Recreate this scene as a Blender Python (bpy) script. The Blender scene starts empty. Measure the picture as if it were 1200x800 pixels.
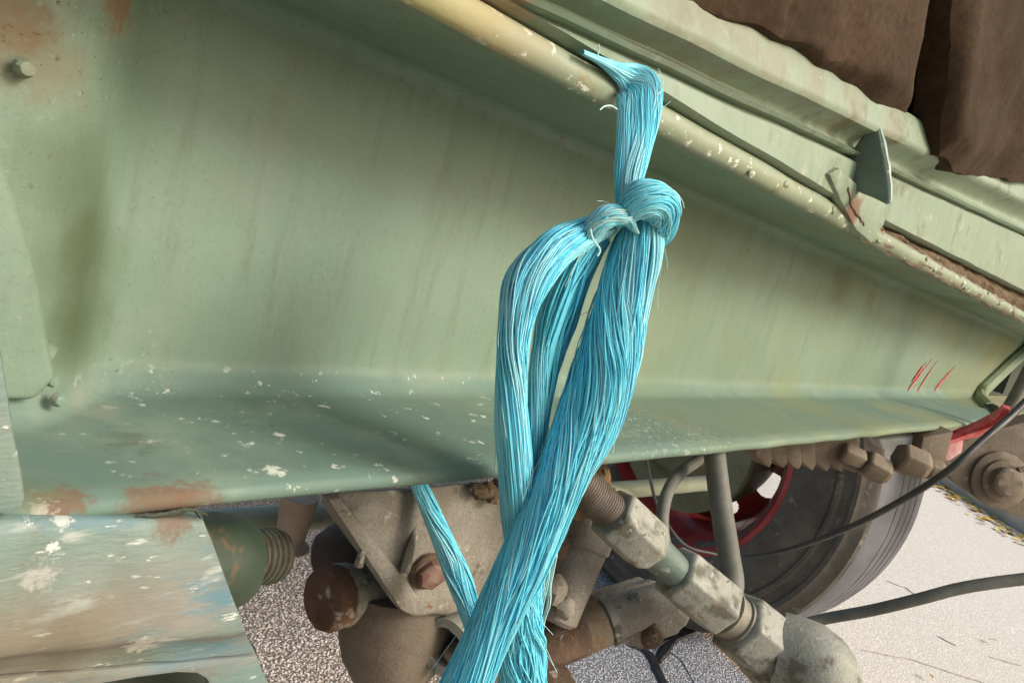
import bpy, bmesh, math, random
from mathutils import Vector, Matrix, noise
random.seed(7)
S = bpy.context.scene
COL = S.collection
R_ = math.radians

# ------------------------------------------------------------------ camera
CAM_H = 0.93                       # the phone is held just under a metre above the road
F_PX, CX, CY = 867.0, 600.0, 400.0
roll, pitch = R_(15), R_(10)
up_c = Vector((math.cos(pitch)*math.sin(roll), math.cos(pitch)*math.cos(roll), math.sin(pitch)))
d_c = Vector((844, -66, -867)).normalized()
d_c = (d_c - up_c*d_c.dot(up_c)).normalized()
y_c = up_c.cross(d_c)
ROT = Matrix((d_c, y_c, up_c))     # camera space -> world (x along the beam, y into the truck, z up)
EYE = Vector((0, 0, CAM_H))
cam = bpy.data.cameras.new('camera')
cam.sensor_width = 36; cam.lens = 36*F_PX/1200
cam.clip_start = 0.01; cam.clip_end = 2000
camo = bpy.data.objects.new('camera', cam); COL.objects.link(camo)
camo.matrix_world = Matrix.Translation(EYE) @ ROT.to_4x4()
S.camera = camo

# ------------------------------------------------------------------ light
SUN_EL, SUN_AZ = R_(33), R_(26)    # azimuth from -y (camera side) towards +x
sun_from = Vector((math.sin(SUN_AZ)*math.cos(SUN_EL), -math.cos(SUN_AZ)*math.cos(SUN_EL), math.sin(SUN_EL)))
w = bpy.data.worlds.new('World'); S.world = w; w.use_nodes = True
nt = w.node_tree; nt.nodes.clear()
sky = nt.nodes.new('ShaderNodeTexSky'); sky.sky_type = 'NISHITA'; sky.sun_disc = False
sky.sun_elevation = SUN_EL
sky.sun_rotation = math.atan2(sun_from.x, sun_from.y)
sky.air_density = 1.2; sky.dust_density = 5; sky.ozone_density = 0.6
bg = nt.nodes.new('ShaderNodeBackground'); bg.inputs['Strength'].default_value = 0.105
wo = nt.nodes.new('ShaderNodeOutputWorld')
nt.links.new(sky.outputs[0], bg.inputs[0]); nt.links.new(bg.outputs[0], wo.inputs[0])
sl = bpy.data.lights.new('sun', 'SUN'); sl.energy = 1.5; sl.angle = R_(19); sl.color = (1, .965, .91)
so = bpy.data.objects.new('sun', sl); COL.objects.link(so)
so.rotation_euler = sun_from.to_track_quat('Z', 'Y').to_euler()
S.view_settings.view_transform = 'Standard'; S.view_settings.look = 'None'
S.view_settings.gamma = 1; S.view_settings.exposure = 0.80

# ------------------------------------------------------------------ where things stand
def ray(px, py): return ROT @ Vector((px-CX, -(py-CY), -F_PX))
def at(px, py, y):                 # point on a plane parallel to the beam web
    v = ray(px, py); return EYE + v*(y/v.y)
def at_x(px, py, x):
    v = ray(px, py); return EYE + v*(x/v.x)
def at_d(px, py, d):               # point at a distance along the view axis
    return EYE + ray(px, py)*(d/F_PX)
def at_g(px, py, z=0.0):           # point on the ground
    v = ray(px, py); return EYE + v*((z-CAM_H)/v.z)

# ------------------------------------------------------------------ mesh helpers
class MB:
    def __init__(s): s.v = []; s.f = []; s.m = []
    def add(s, vs, fs, m=0):
        n = len(s.v); s.v += [Vector(v) for v in vs]
        s.f += [tuple(i+n for i in f) for f in fs]; s.m += [m]*len(fs)
    def tube(s, pts, rad, sides=10, caps=True, m=0):
        pts = [Vector(p) for p in pts]; n = len(pts)
        if not hasattr(rad, '__len__'): rad = [rad]*n
        ref = None; vs = []
        for i, p in enumerate(pts):
            t = (pts[min(i+1, n-1)]-pts[max(i-1, 0)]).normalized()
            if ref is None: ref = t.orthogonal().normalized()
            ref = (ref - t*ref.dot(t)).normalized(); b = t.cross(ref)
            for k in range(sides):
                a = 2*math.pi*k/sides
                vs.append(p+(ref*math.cos(a)+b*math.sin(a))*rad[i])
        fs = []
        for i in range(n-1):
            for k in range(sides):
                k2 = (k+1) % sides
                fs.append((i*sides+k, i*sides+k2, (i+1)*sides+k2, (i+1)*sides+k))
        if caps:
            fs.append(tuple(range(sides-1, -1, -1))); fs.append(tuple(range((n-1)*sides, n*sides)))
        s.add(vs, fs, m)
    def lathe(s, p0, axis, prof, sides=32, ref=None, caps=True, m=0):   # prof: (distance along axis, radius)
        axis = axis.normalized(); ref = (ref or axis.orthogonal()); ref = (ref-axis*ref.dot(axis)).normalized(); b = axis.cross(ref)
        vs = []; fs = []
        for (t, r) in prof:
            for k in range(sides):
                a = 2*math.pi*k/sides
                vs.append(p0+axis*t+(ref*math.cos(a)+b*math.sin(a))*r)
        for i in range(len(prof)-1):
            for k in range(sides):
                k2 = (k+1) % sides
                fs.append((i*sides+k, i*sides+k2, (i+1)*sides+k2, (i+1)*sides+k))
        if caps:
            fs.append(tuple(range(sides-1, -1, -1))); n = len(prof); fs.append(tuple(range((n-1)*sides, n*sides)))
        s.add(vs, fs, m)
    def prism(s, poly, ext, m=0):
        n = len(poly); ext = Vector(ext); vs = [Vector(p) for p in poly]+[Vector(p)+ext for p in poly]
        fs = [tuple(range(n)), tuple(range(2*n-1, n-1, -1))]+[(i, i+n, (i+1) % n+n, (i+1) % n) for i in range(n)]
        s.add(vs, fs, m)
    def loft2(s, a, b, m=0):
        n = len(a); fs = [tuple(range(n)), tuple(range(2*n-1, n-1, -1))]+[(i, i+n, (i+1) % n+n, (i+1) % n) for i in range(n)]
        s.add(list(a)+list(b), fs, m)
    def grid(s, rows, m=0, close=False):
        n = len(rows[0]); vs = [p for r in rows for p in r]; fs = []
        for i in range(len(rows)-1):
            for k in range(n if close else n-1):
                k2 = (k+1) % n
                fs.append((i*n+k, i*n+k2, (i+1)*n+k2, (i+1)*n+k))
        s.add(vs, fs, m)
    def slab(s, rows, ext, m=0):   # a lofted sheet with real thickness
        ext = Vector(ext); nr = len(rows); n = len(rows[0]); vs = [Vector(p) for r in rows for p in r]; N = len(vs)
        vs = vs+[v+ext for v in vs]; fs = []
        for i in range(nr-1):
            for k in range(n-1):
                q = (i*n+k, i*n+k+1, (i+1)*n+k+1, (i+1)*n+k); fs.append(q); fs.append(tuple(j+N for j in reversed(q)))
        border = [k for k in range(n)]+[i*n+n-1 for i in range(1, nr)]+[(nr-1)*n+k for k in range(n-2, -1, -1)]+[i*n for i in range(nr-2, 0, -1)]
        for a, b in zip(border, border[1:]+border[:1]): fs.append((a, a+N, b+N, b))
        s.add(vs, fs, m)
    def blob(s, c, r, m=0, seg=14):
        c = Vector(c); r = Vector(r) if hasattr(r, '__len__') else Vector((r, r, r)); rows = []
        for i in range(seg//2+1):
            th = math.pi*(i+.02)/(seg//2+.04)
            rows.append([c+Vector((r.x*math.sin(th)*math.cos(2*math.pi*k/seg), r.y*math.sin(th)*math.sin(2*math.pi*k/seg), r.z*math.cos(th))) for k in range(seg)])
        s.grid(rows, m, True)

def wpos(o):
    p = Vector((0, 0, 0))
    while o: p = p+o.location; o = o.parent
    return p
def obj(name, mb, mat, parent=None, bevel=0, seg=2, sub=0, rough=0, rscale=60, sharp=35, smooth=True, label=None):
    me = bpy.data.meshes.new(name)
    off = wpos(parent)
    me.from_pydata([tuple(v-off) for v in mb.v], [], mb.f)
    for mm in (mat if isinstance(mat, (list, tuple)) else [mat]): me.materials.append(mm)
    me.polygons.foreach_set('material_index', mb.m)
    bm = bmesh.new(); bm.from_mesh(me)
    bmesh.ops.recalc_face_normals(bm, faces=bm.faces)
    if bevel:
        es = [e for e in bm.edges if len(e.link_faces) == 2 and e.calc_face_angle(0) > R_(28)]
        bmesh.ops.bevel(bm, geom=es, offset=bevel, segments=seg, affect='EDGES', profile=.6, clamp_overlap=True)
    if sub:
        bmesh.ops.triangulate(bm, faces=[f for f in bm.faces if len(f.verts) > 4])
        for _ in range(sub):
            bmesh.ops.subdivide_edges(bm, edges=[e for e in bm.edges if e.calc_length() > .004], cuts=1, use_grid_fill=True)
    if rough:
        bm.normal_update()
        for v in bm.verts:
            p = v.co+off
            v.co += v.normal*rough*(noise.noise(p*rscale)+.5*noise.noise(p*rscale*2.7))
    bm.to_mesh(me); bm.free()
    if smooth:
        me.polygons.foreach_set('use_smooth', [True]*len(me.polygons))
        me.set_sharp_from_angle(angle=R_(sharp))
    o = bpy.data.objects.new(name, me); COL.objects.link(o)
    if parent: o.parent = parent
    if label: o['label'] = label
    return o
def thing(name, label, cat, loc, group=None, parent=None):
    o = bpy.data.objects.new(name, None); COL.objects.link(o); o.location = loc; o.empty_display_size = .05
    if parent: o.parent = parent; o.location = Vector(loc)-wpos(parent)
    if label: o['label'] = label
    if cat: o['category'] = cat
    if group: o['group'] = group
    return o
def resample(pts, n):
    """Catmull-Rom through a list of tuples, n samples"""
    k = len(pts); out = []
    for i in range(n):
        t = i/(n-1)*(k-1); j = min(int(t), k-2); u = t-j
        p0, p1, p2, p3 = pts[max(j-1, 0)], pts[j], pts[j+1], pts[min(j+2, k-1)]
        out.append(tuple(.5*(2*b+(c-a)*u+(2*a-5*b+4*c-d)*u*u+(3*b-a-3*c+d)*u**3) for a, b, c, d in zip(p0, p1, p2, p3)))
    return out

# ------------------------------------------------------------------ materials
def material(name, col, col2, nscale=6, rough=.5, metal=0, bump=.15, bscale=80, spots=(), blobs=(), stretch=(1, 1, 1), spec=.5, bdist=.002, fine=0.0, sheen=0, streak=None):
    m = bpy.data.materials.new(name); m.use_nodes = True; t = m.node_tree; N = t.nodes; L = t.links
    b = N['Principled BSDF']; b.inputs['Roughness'].default_value = rough; b.inputs['Metallic'].default_value = metal
    b.inputs['Specular IOR Level'].default_value = spec
    if sheen: b.inputs['Sheen Weight'].default_value = sheen
    geo = N.new('ShaderNodeNewGeometry')
    mp = N.new('ShaderNodeMapping'); mp.inputs['Scale'].default_value = stretch; L.new(geo.outputs['Position'], mp.inputs[0])
    def nz(scale, detail=5, rgh=.6, src=None):
        n = N.new('ShaderNodeTexNoise'); n.inputs['Scale'].default_value = scale; n.inputs['Detail'].default_value = detail
        n.inputs['Roughness'].default_value = rgh; L.new((src or mp).outputs[0] if src is not geo else geo.outputs['Position'], n.inputs['Vector']); return n.outputs[0]
    def ramp(x, a, c):
        r = N.new('ShaderNodeMapRange'); r.interpolation_type = 'SMOOTHSTEP'
        r.inputs[1].default_value = a; r.inputs[2].default_value = c; L.new(x, r.inputs[0]); return r.outputs[0]
    def math_(op, a, c):
        n = N.new('ShaderNodeMath'); n.operation = op
        for i, q in enumerate((a, c)):
            if isinstance(q, (int, float)): n.inputs[i].default_value = q
            else: L.new(q, n.inputs[i])
        return n.outputs[0]
    def mix(f, a, c):
        n = N.new('ShaderNodeMix'); n.data_type = 'RGBA'; L.new(f, n.inputs[0])
        for i, q in ((6, a), (7, c)):
            if isinstance(q, tuple): n.inputs[i].default_value = (*q, 1)
            else: L.new(q, n.inputs[i])
        return n.outputs[2]
    c = mix(ramp(nz(nscale), .35, .65), col, col2)
    if fine: c = mix(math_('MULTIPLY', ramp(nz(nscale*25, 3), .4, .7), fine), c, tuple(x*.45 for x in col))
    if streak:                     # vertical rain-washed grime
        sc_, amt = streak
        m2 = N.new('ShaderNodeMapping'); m2.inputs['Scale'].default_value = (1, 1, .13); L.new(geo.outputs['Position'], m2.inputs[0])
        c = mix(math_('MULTIPLY', ramp(nz(70, 6, .65, m2), .48, .78), amt), c, sc_)
        c = mix(math_('MULTIPLY', ramp(nz(420, 3, .6, geo), .50, .75), amt*.7), c, sc_)
    h = math_('MULTIPLY', nz(bscale, 4), 1.0)
    rg = ramp(nz(nscale*2.3), .2, .8); rg = math_('ADD', math_('MULTIPLY', rg, .18), rough-.09)
    for sp in spots:               # (colour, scale, threshold, softness, zone or None, height)
        sc, sscale, th, soft = sp[:4]; zone = sp[4] if len(sp) > 4 else None
        f = ramp(nz(sscale, 4, .62), th, th+soft)
        if sscale > 100: f = math_('MULTIPLY', f, ramp(nz(3.5, 3), .42, .62))
        if zone:
            sep = N.new('ShaderNodeSeparateXYZ'); L.new(geo.outputs['Position'], sep.inputs[0])
            for ax, lo, hi, sf in zone:
                x = sep.outputs['xyz'.index(ax)]
                f = math_('MULTIPLY', f, math_('MULTIPLY', ramp(x, lo-sf, lo+sf), ramp(x, hi+sf, hi-sf)))
        c = mix(f, c, sc); rg = math_('ADD', rg, math_('MULTIPLY', f, .25)); h = math_('ADD', h, math_('MULTIPLY', f, sp[5] if len(sp) > 5 else .3))
    for bl in blobs:
        bc, p, r, amp, dens = bl[:5]; lo_r = bl[5] if len(bl) > 5 else .6
        vm = N.new('ShaderNodeVectorMath'); vm.operation = 'DISTANCE'; L.new(geo.outputs['Position'], vm.inputs[0]); vm.inputs[1].default_value = tuple(p)
        d = math_('ADD', math_('DIVIDE', vm.outputs['Value'], r), math_('MULTIPLY', math_('SUBTRACT', nz(1.9/r, 6, .68, geo), .5), amp))
        f = math_('MULTIPLY', ramp(d, 1.0, lo_r), dens)
        c = mix(f, c, bc); rg = math_('ADD', rg, math_('MULTIPLY', f, .3)); h = math_('ADD', h, math_('MULTIPLY', f, -.3))
    L.new(c, b.inputs['Base Color']); L.new(rg, b.inputs['Roughness'])
    bp = N.new('ShaderNodeBump'); bp.inputs['Strength'].default_value = bump; bp.inputs['Distance'].default_value = bdist
    L.new(h, bp.inputs['Height']); L.new(bp.outputs[0], b.inputs['Normal'])
    return m

G1, G2 = (.158, .226, .162), (.190, .262, .196)
RUST = (.17, .08, .04); CHIP = (.62, .64, .55); PRIM = (.42, .31, .20); BAND_SHADE = (.058, .078, .032)  # the last olive is shade painted on the web's near end
LO, HI = CAM_H-.178, CAM_H-.150
fl = lambda px, py: at(px, py, .37)
wb = lambda px, py: at(px, py, .45)
RPINK = (.165, .095, .06)
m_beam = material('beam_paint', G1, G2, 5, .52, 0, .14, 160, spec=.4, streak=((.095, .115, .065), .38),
    spots=[((.122, .192, .152), 9, .28, .25, (('z', LO, HI, .005),), 0),  # bluish, darker lower flange: sky light on its top put into the paint
           ((.50, .53, .46), 85, .62, .06, (('z', LO, HI, .004), ('x', .12, .50, .10)), -.4), ((.50, .53, .45), 150, .60, .05, (('z', LO, HI-.01, .005), ('x', .3, 2.0, .08)), -.4),
           ((.32, .37, .29), 260, .60, .06, (('x', .05, .90, .2),), -.3), ((.45, .49, .40), 140, .685, .03, None, -.3), ((.205, .245, .19), 16, .52, .25, None, 0),
           ((.06, .055, .035), 200, .64, .04, None, -.5), ((.192, .222, .122), 3.0, .36, .3, (('x', .75, 9, .5),), 0), ((.18, .19, .10), 3.2, .52, .3, None, 0)],
    blobs=[(RUST, at(8, 20, .405), .024, 2.4, .6, .2), ((.17, .115, .06), at(40, 60, .405), .034, 2.0, .5, .1), ((.24, .11, .05), at(132, 8, .42), .016, 2.2, .7, .3), (RUST, wb(657, 150), .012, 2.2, .7, .4),
           (CHIP, fl(368, 471), .007, 2.2, .9), (CHIP, at(320, 557, .325), .007, 2.4, .9), (CHIP, fl(210, 480), .010, 2.8, .6), (CHIP, fl(330, 506), .004, 1.6, .8), (CHIP, fl(175, 500), .008, 3, .6),
           (PRIM, at(58, 462, .40), .006, 2.0, .6), (PRIM, at(100, 482, .385), .007, 2.6, .6), (PRIM, at(75, 514, .36), .006, 2.6, .6),
           (RPINK, at(75, 584, .315), .013, 2.6, .8, .4), ((.48, .46, .40), at(48, 600, .312), .006, 3.2, .6, .4),
           (RPINK, at(190, 592, .312), .020, 2.4, .8, .4), (RPINK, at(232, 592, .312), .015, 2.4, .7, .3), ((.16, .17, .09), at(35, 560, .32), .02, 2, .6, .3),
           (BAND_SHADE, at(85, 200, .41), .042, .5, .6, .1), (BAND_SHADE, at(95, 290, .42), .048, .5, .8, .1), (BAND_SHADE, at(98, 380, .42), .046, .5, .8, .1),  # soft shade band painted across the web's left end
           (RUST, at(700, 553, .311), .014, 2.6, .5, .4), (RUST, at(770, 546, .311), .010, 2.6, .4, .4), ((.12, .10, .05), wb(985, 335), .05, 2.2, .35, .2), ((.12, .10, .05), wb(1020, 350), .03, 2.6, .35, .2), ((.10, .12, .08), fl(150, 535), .022, 2.4, .6, .3)])
m_lipedge = material('worn_lit_lip_paint', (.25, .285, .19), (.21, .25, .165), 14, .5, 0, .25, 110, spots=[(CHIP, 80, .60, .06, None, -.4), ((.24, .21, .11), 30, .60, .12)],  # worn paler, with the front light on the lip put into its colour
    blobs=[((.36, .31, .13), at(520, 20, .31), .07, 1.4, .7, .2), ((.36, .27, .14), at(600, 30, .31), .05, 1.4, .4, .2), (RUST, at(1005, 262, .31), .018, 2.2, .8, .3)])
m_rail = material('rail_paint', (.195, .255, .175), (.225, .285, .20), 7, .48, 0, .14, 150, streak=((.12, .13, .08), .4),
    spots=[(CHIP, 120, .68, .03, None, -.3), ((.30, .18, .10), 40, .72, .06, None, .2), ((.13, .155, .09), 14, .56, .15, None, 0), ((.30, .33, .25), 60, .60, .1, None, .1)],
    blobs=[(RUST, at(1005, 250, .30), .022, 1.7, .9), ((.33, .27, .12), at(520, 20, .31), .05, 1.4, .7), ((.36, .20, .12), at(600, 5, .31), .022, 1.6, .5), *[((.20, .15, .10), at(a, b, .307), .042, 1.6, .42, .1) for a, b in ((790, 8), (830, 28), (870, 50), (910, 72), (955, 98), (1000, 124), (1045, 150))]])
m_edge_lit = material('worn_lit_edge_paint', (.22, .29, .22), (.27, .34, .26), 14, .42, 0, .2, 90,  # worn fin edge, paled further to carry the light it catches
    spots=[(CHIP, 90, .62, .06, None, .1), ((.13, .17, .13), 40, .62, .1, None, 0)],
    blobs=[(RUST, at(1003, 250, .295), .012, 1.9, .9)])
m_fin_shade = material('shaded_fin_paint', (.105, .145, .105), (.145, .19, .14), 18, .5, 0, .2, 120, spots=[(CHIP, 130, .68, .04)])  # darker than the rail: the fin's shaded side put into its colour
m_bracket = material('scraped_paint', (.125, .20, .18), (.165, .22, .18), 9, .55, 0, .35, 150, streak=((.13, .115, .08), .45), stretch=(.55, 1, 2.2),
    spots=[((.225, .215, .18), 10, .42, .18, (('z', CAM_H-.31, CAM_H-.195, .02),), .05), ((.11, .20, .225), 16, .50, .14, (('z', CAM_H-.26, CAM_H-.165, .02),), 0), ((.33, .37, .33), 50, .55, .14, (('z', CAM_H-.27, CAM_H-.165, .01),), 0), ((.50, .52, .47), 36, .63, .06, (('z', CAM_H-.265, CAM_H-.175, .01),), -.4),
           ((.50, .52, .47), 90, .64, .05, None, -.3), ((.16, .135, .085), 20, .42, .2, (('z', CAM_H-.34, CAM_H-.268, .012),), 0)],
    blobs=[(RPINK, at(200, 606, .308), .013, 2.4, .75, .3), ((.15, .12, .075), at(10, 772, .305), .05, 1.6, .6, .2), ((.15, .12, .075), at(110, 757, .305), .04, 1.6, .5, .2),
           ((.55, .57, .53), at(72, 608, .308), .005, 3.4, .7, .4), ((.64, .66, .62), at(30, 614, .308), .003, 3, .8), ((.46, .45, .40), at(45, 672, .304), .008, 3.4, .5, .3), ((.62, .63, .58), at(62, 640, .304), .003, 3, .8), ((.52, .49, .42), at(165, 760, .3), .007, 3, .6, .5)])
m_green = material('old_green_paint', (.032, .050, .031), (.046, .066, .042), 20, .5, 0, .2, 120, spots=[((.16, .09, .04), 30, .58, .12, None, .2), (CHIP, 170, .72, .03)])
m_palegreen = material('pale_green_paint', (.27, .30, .20), (.33, .36, .27), 10, .5, 0, .2, 90, spots=[((.25, .17, .10), 25, .62, .1)])
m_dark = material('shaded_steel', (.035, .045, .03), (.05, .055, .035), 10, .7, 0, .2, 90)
m_cast = material('dusty_cast_iron', (.20, .18, .145), (.27, .25, .21), 22, .8, 0, .6, 180, spec=.25, fine=.5,
    spots=[((.10, .085, .06), 30, .56, .14, None, -.2), ((.36, .34, .29), 60, .60, .1, None, .2), ((.20, .10, .05), 45, .66, .06)])
m_grey = material('dusty_grey_steel', (.25, .255, .21), (.32, .32, .275), 26, .62, .15, .35, 220, spec=.4, fine=.35,
    spots=[((.13, .125, .095), 34, .50, .16, None, -.2), ((.38, .38, .33), 90, .60, .08, None, .3), ((.19, .12, .065), 30, .60, .10), ((.07, .065, .05), 120, .64, .05, None, -.5)])
m_teal = material('green_fitting', (.075, .115, .09), (.12, .16, .13), 60, .5, 0, .3, 200, spots=[((.28, .29, .24), 90, .60, .1)])
m_rust = material('rusted_steel', (.115, .075, .050), (.165, .11, .075), 40, .85, 0, .7, 160, spec=.2, fine=.5, spots=[((.38, .33, .26), 70, .58, .12, None, .3), ((.26, .13, .055), 45, .66, .08)])
m_rustd = material('brown_rust', (.10, .055, .035), (.15, .085, .055), 40, .85, 0, .6, 160, spec=.2, fine=.5, spots=[((.30, .27, .22), 50, .58, .12, None, .3)])
m_orange = material('orange_rust', (.25, .165, .09), (.25, .215, .16), 60, .85, 0, .8, 200, spec=.2, fine=.4)
m_crust = material('mud_crust', (.17, .125, .08), (.11, .075, .045), 50, .95, 0, 1.0, 150, spec=.1, fine=.6, spots=[((.30, .26, .18), 80, .58, .1, None, .5)])
m_brown = material('brown_grime', (.040, .025, .013), (.068, .043, .026), 6, .9, 0, .22, 110, spec=.12, bdist=.004, fine=.4, spots=[((.105, .075, .05), 12, .58, .2, None, .2), ((.035, .019, .011), 9, .60, .15)])
m_gap_shade = material('gap_shade_steel', (.016, .011, .008), (.024, .016, .011), 10, .85, 0, .3, 60, spec=.15)  # near-black: the shade of the panel gap put into the colour
m_bronze = material('brown_dusty_steel', (.13, .095, .06), (.19, .145, .095), 18, .7, 0, .4, 120, fine=.4, spots=[((.26, .22, .16), 40, .6, .12)])
m_hose = material('dusty_hose_rubber', (.115, .115, .095), (.16, .16, .135), 30, .6, 0, .2, 400, spec=.35, fine=.3)
m_cable = material('black_cable_rubber', (.028, .028, .026), (.05, .05, .045), 20, .5, 0, .1, 300)
m_wire = material('grey_wire', (.30, .29, .26), (.40, .38, .34), 30, .5, 0, .1, 300)
m_tyre = material('tyre_rubber', (.095, .086, .072), (.14, .126, .104), 9, .8, 0, .5, 60, spec=.25, fine=.3, spots=[((.17, .145, .11), 8, .48, .2), ((.26, .23, .18), 34, .60, .12)])
m_tread = material('tread_rubber', (.10, .102, .115), (.135, .135, .145), 12, .6, 0, .3, 90, spec=.45)
m_red = material('red_rim_paint', (.28, .025, .027), (.36, .06, .055), 10, .36, 0, .15, 60, spots=[((.11, .055, .035), 12, .60, .14), ((.40, .20, .17), 30, .66, .08)])
m_redmark = material('red_marking_paint', (.55, .045, .06), (.62, .16, .14), 70, .5, 0, .1, 200)
m_drum = material('drum_paint', (.17, .19, .115), (.12, .125, .075), 14, .6, 0, .3, 90, spots=[((.20, .13, .07), 22, .58, .14)])
m_silver = material('bare_grey_plate', (.45, .45, .42), (.35, .34, .30), 40, .4, .3, .2, 90)
m_tar = material('tar', (.012, .012, .013), (.025, .025, .027), 40, .45, 0, .6, 120)
m_kerb = material('kerb_concrete', (.45, .42, .37), (.36, .33, .28), 4, .85, 0, .4, 60, fine=.3, spots=[((.25, .17, .10), 8, .6, .15)])

def ground_mat(name, c1, c2, c3, stone, bumpd, warm, edge=.45):
    m = bpy.data.materials.new(name); m.use_nodes = True; t = m.node_tree; N = t.nodes; L = t.links
    b = N['Principled BSDF']; b.inputs['Roughness'].default_value = .9; b.inputs['Specular IOR Level'].default_value = .25
    geo = N.new('ShaderNodeNewGeometry')
    vo = N.new('ShaderNodeTexVoronoi'); vo.inputs['Scale'].default_value = stone; L.new(geo.outputs['Position'], vo.inputs['Vector'])
    hs = N.new('ShaderNodeSeparateColor'); L.new(vo.outputs['Color'], hs.inputs[0])
    cr = N.new('ShaderNodeValToRGB'); L.new(hs.outputs[0], cr.inputs[0]); e = cr.color_ramp.elements
    e[0].color = (*c1, 1); e[1].color = (*c2, 1); k = e.new(.6); k.color = (*c3, 1)
    ed = N.new('ShaderNodeMapRange'); L.new(vo.outputs['Distance'], ed.inputs[0]); ed.inputs[1].default_value = .62; ed.inputs[2].default_value = .30
    n = N.new('ShaderNodeTexNoise'); n.inputs['Scale'].default_value = 1.3; n.inputs['Detail'].default_value = 6; L.new(geo.outputs['Position'], n.inputs['Vector'])
    r2 = N.new('ShaderNodeMapRange'); L.new(n.outputs[0], r2.inputs[0]); r2.inputs[1].default_value = .35; r2.inputs[2].default_value = .65
    mx = N.new('ShaderNodeMix'); mx.data_type = 'RGBA'; mx.blend_type = 'MULTIPLY'; mx.inputs[7].default_value = (*warm, 1)
    L.new(r2.outputs[0], mx.inputs[0]); L.new(cr.outputs[0], mx.inputs[6])
    m3 = N.new('ShaderNodeMix'); m3.data_type = 'RGBA'; m3.inputs[6].default_value = (*[x*edge for x in c1], 1)
    L.new(ed.outputs[0], m3.inputs[0]); L.new(mx.outputs[2], m3.inputs[7]); L.new(m3.outputs[2], b.inputs['Base Color'])
    ad = N.new('ShaderNodeMath'); ad.operation = 'MULTIPLY_ADD'; L.new(hs.outputs[1], ad.inputs[0]); ad.inputs[1].default_value = .6; L.new(ed.outputs[0], ad.inputs[2])
    bp = N.new('ShaderNodeBump'); bp.inputs['Strength'].default_value = .8; bp.inputs['Distance'].default_value = bumpd
    L.new(ad.outputs[0], bp.inputs['Height']); L.new(bp.outputs[0], b.inputs['Normal'])
    return m
m_road = ground_mat('pale_chip_asphalt', (.44, .36, .28), (.74, .64, .53), (.60, .50, .40), 165, .004, (.92, .89, .85), .5)
m_patch = ground_mat('blue_grey_asphalt', (.38, .39, .42), (.70, .71, .75), (.54, .55, .58), 190, .003, (.9, .9, .92))
m_conc = ground_mat('pale_concrete', (.60, .575, .52), (.82, .785, .715), (.72, .685, .62), 130, .0005, (.95, .93, .90), .94)

def fibre_mat(name, col, rough=.62):
    m = bpy.data.materials.new(name); m.use_nodes = True; t = m.node_tree; N = t.nodes; L = t.links
    b = N['Principled BSDF']; b.inputs['Roughness'].default_value = rough; b.inputs['Specular IOR Level'].default_value = .25
    n = N.new('ShaderNodeTexNoise'); n.inputs['Scale'].default_value = 35; n.inputs['Detail'].default_value = 3
    mx = N.new('ShaderNodeMix'); mx.data_type = 'RGBA'; L.new(n.outputs[0], mx.inputs[0])
    mx.inputs[6].default_value = (*[x*.88 for x in col], 1); mx.inputs[7].default_value = (*[min(1, x*1.1) for x in col], 1)
    g = N.new('ShaderNodeNewGeometry'); L.new(g.outputs['Position'], n.inputs['Vector'])
    L.new(mx.outputs[2], b.inputs['Base Color'])
    tr = N.new('ShaderNodeBsdfTranslucent'); L.new(mx.outputs[2], tr.inputs[0])
    ms = N.new('ShaderNodeMixShader'); ms.inputs[0].default_value = .10
    L.new(b.outputs[0], ms.inputs[1]); L.new(tr.outputs[0], ms.inputs[2]); L.new(ms.outputs[0], N['Material Output'].inputs[0])
    return m
FIB = [fibre_mat('fibre_cyan', (.17, .68, .82)), fibre_mat('fibre_blue', (.11, .58, .79)), fibre_mat('fibre_pale', (.33, .72, .80)),
       fibre_mat('fibre_teal', (.09, .52, .60)), fibre_mat('fibre_faded', (.50, .76, .72))]

# ------------------------------------------------------------------ ground
def structure(name, mb, mat, **k):
    o = obj(name, mb, mat, None, **k); o['kind'] = 'structure'; return o
mb = MB(); mb.add([(-300, -300, 0), (300, -300, 0), (300, 300, 0), (-300, 300, 0)], [(0, 1, 2, 3)])
structure('road', mb, m_road, smooth=False)
def sheet(px, z):
    return [at_g(x, y, z) for x, y in px]
# pale concrete lane beyond the wheel, on the right
k0, k1 = at_g(1118, 577), at_g(1200, 627); kd = (k1-k0).normalized(); kn = Vector((-kd.y, kd.x, 0))
if kn.dot(k0) > 0: pass
else: kn = -kn
c0 = at_g(905, 800)
mb = MB(); q = [c0-kd*3+Vector((0, 0, 0)), c0+kd*8, k0+kd*9, k0-kd*20, c0-kd*20]
side = [Vector((v.x, v.y, .004)) for v in q]
mb.add(side, [tuple(range(5))])
structure('concrete_pavement', mb, m_conc, smooth=False)
mb = MB(); mb.add(sheet([(600, 770), (690, 700), (742, 742), (783, 760), (850, 800), (870, 900), (560, 900)], .004), [tuple(range(7))])
structure('asphalt_patch', mb, m_patch, smooth=False)
mb = MB(); mb.add(sheet([(690, 640), (760, 700), (752, 735), (700, 700), (660, 660)], .006), [tuple(range(5))])
mb.add(sheet([(790, 740), (816, 735), (880, 800), (900, 880), (860, 880), (800, 775), (782, 760)], .006), [tuple(range(7))])
structure('asphalt_patch', mb, m_patch, smooth=False)
mb = MB()
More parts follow.
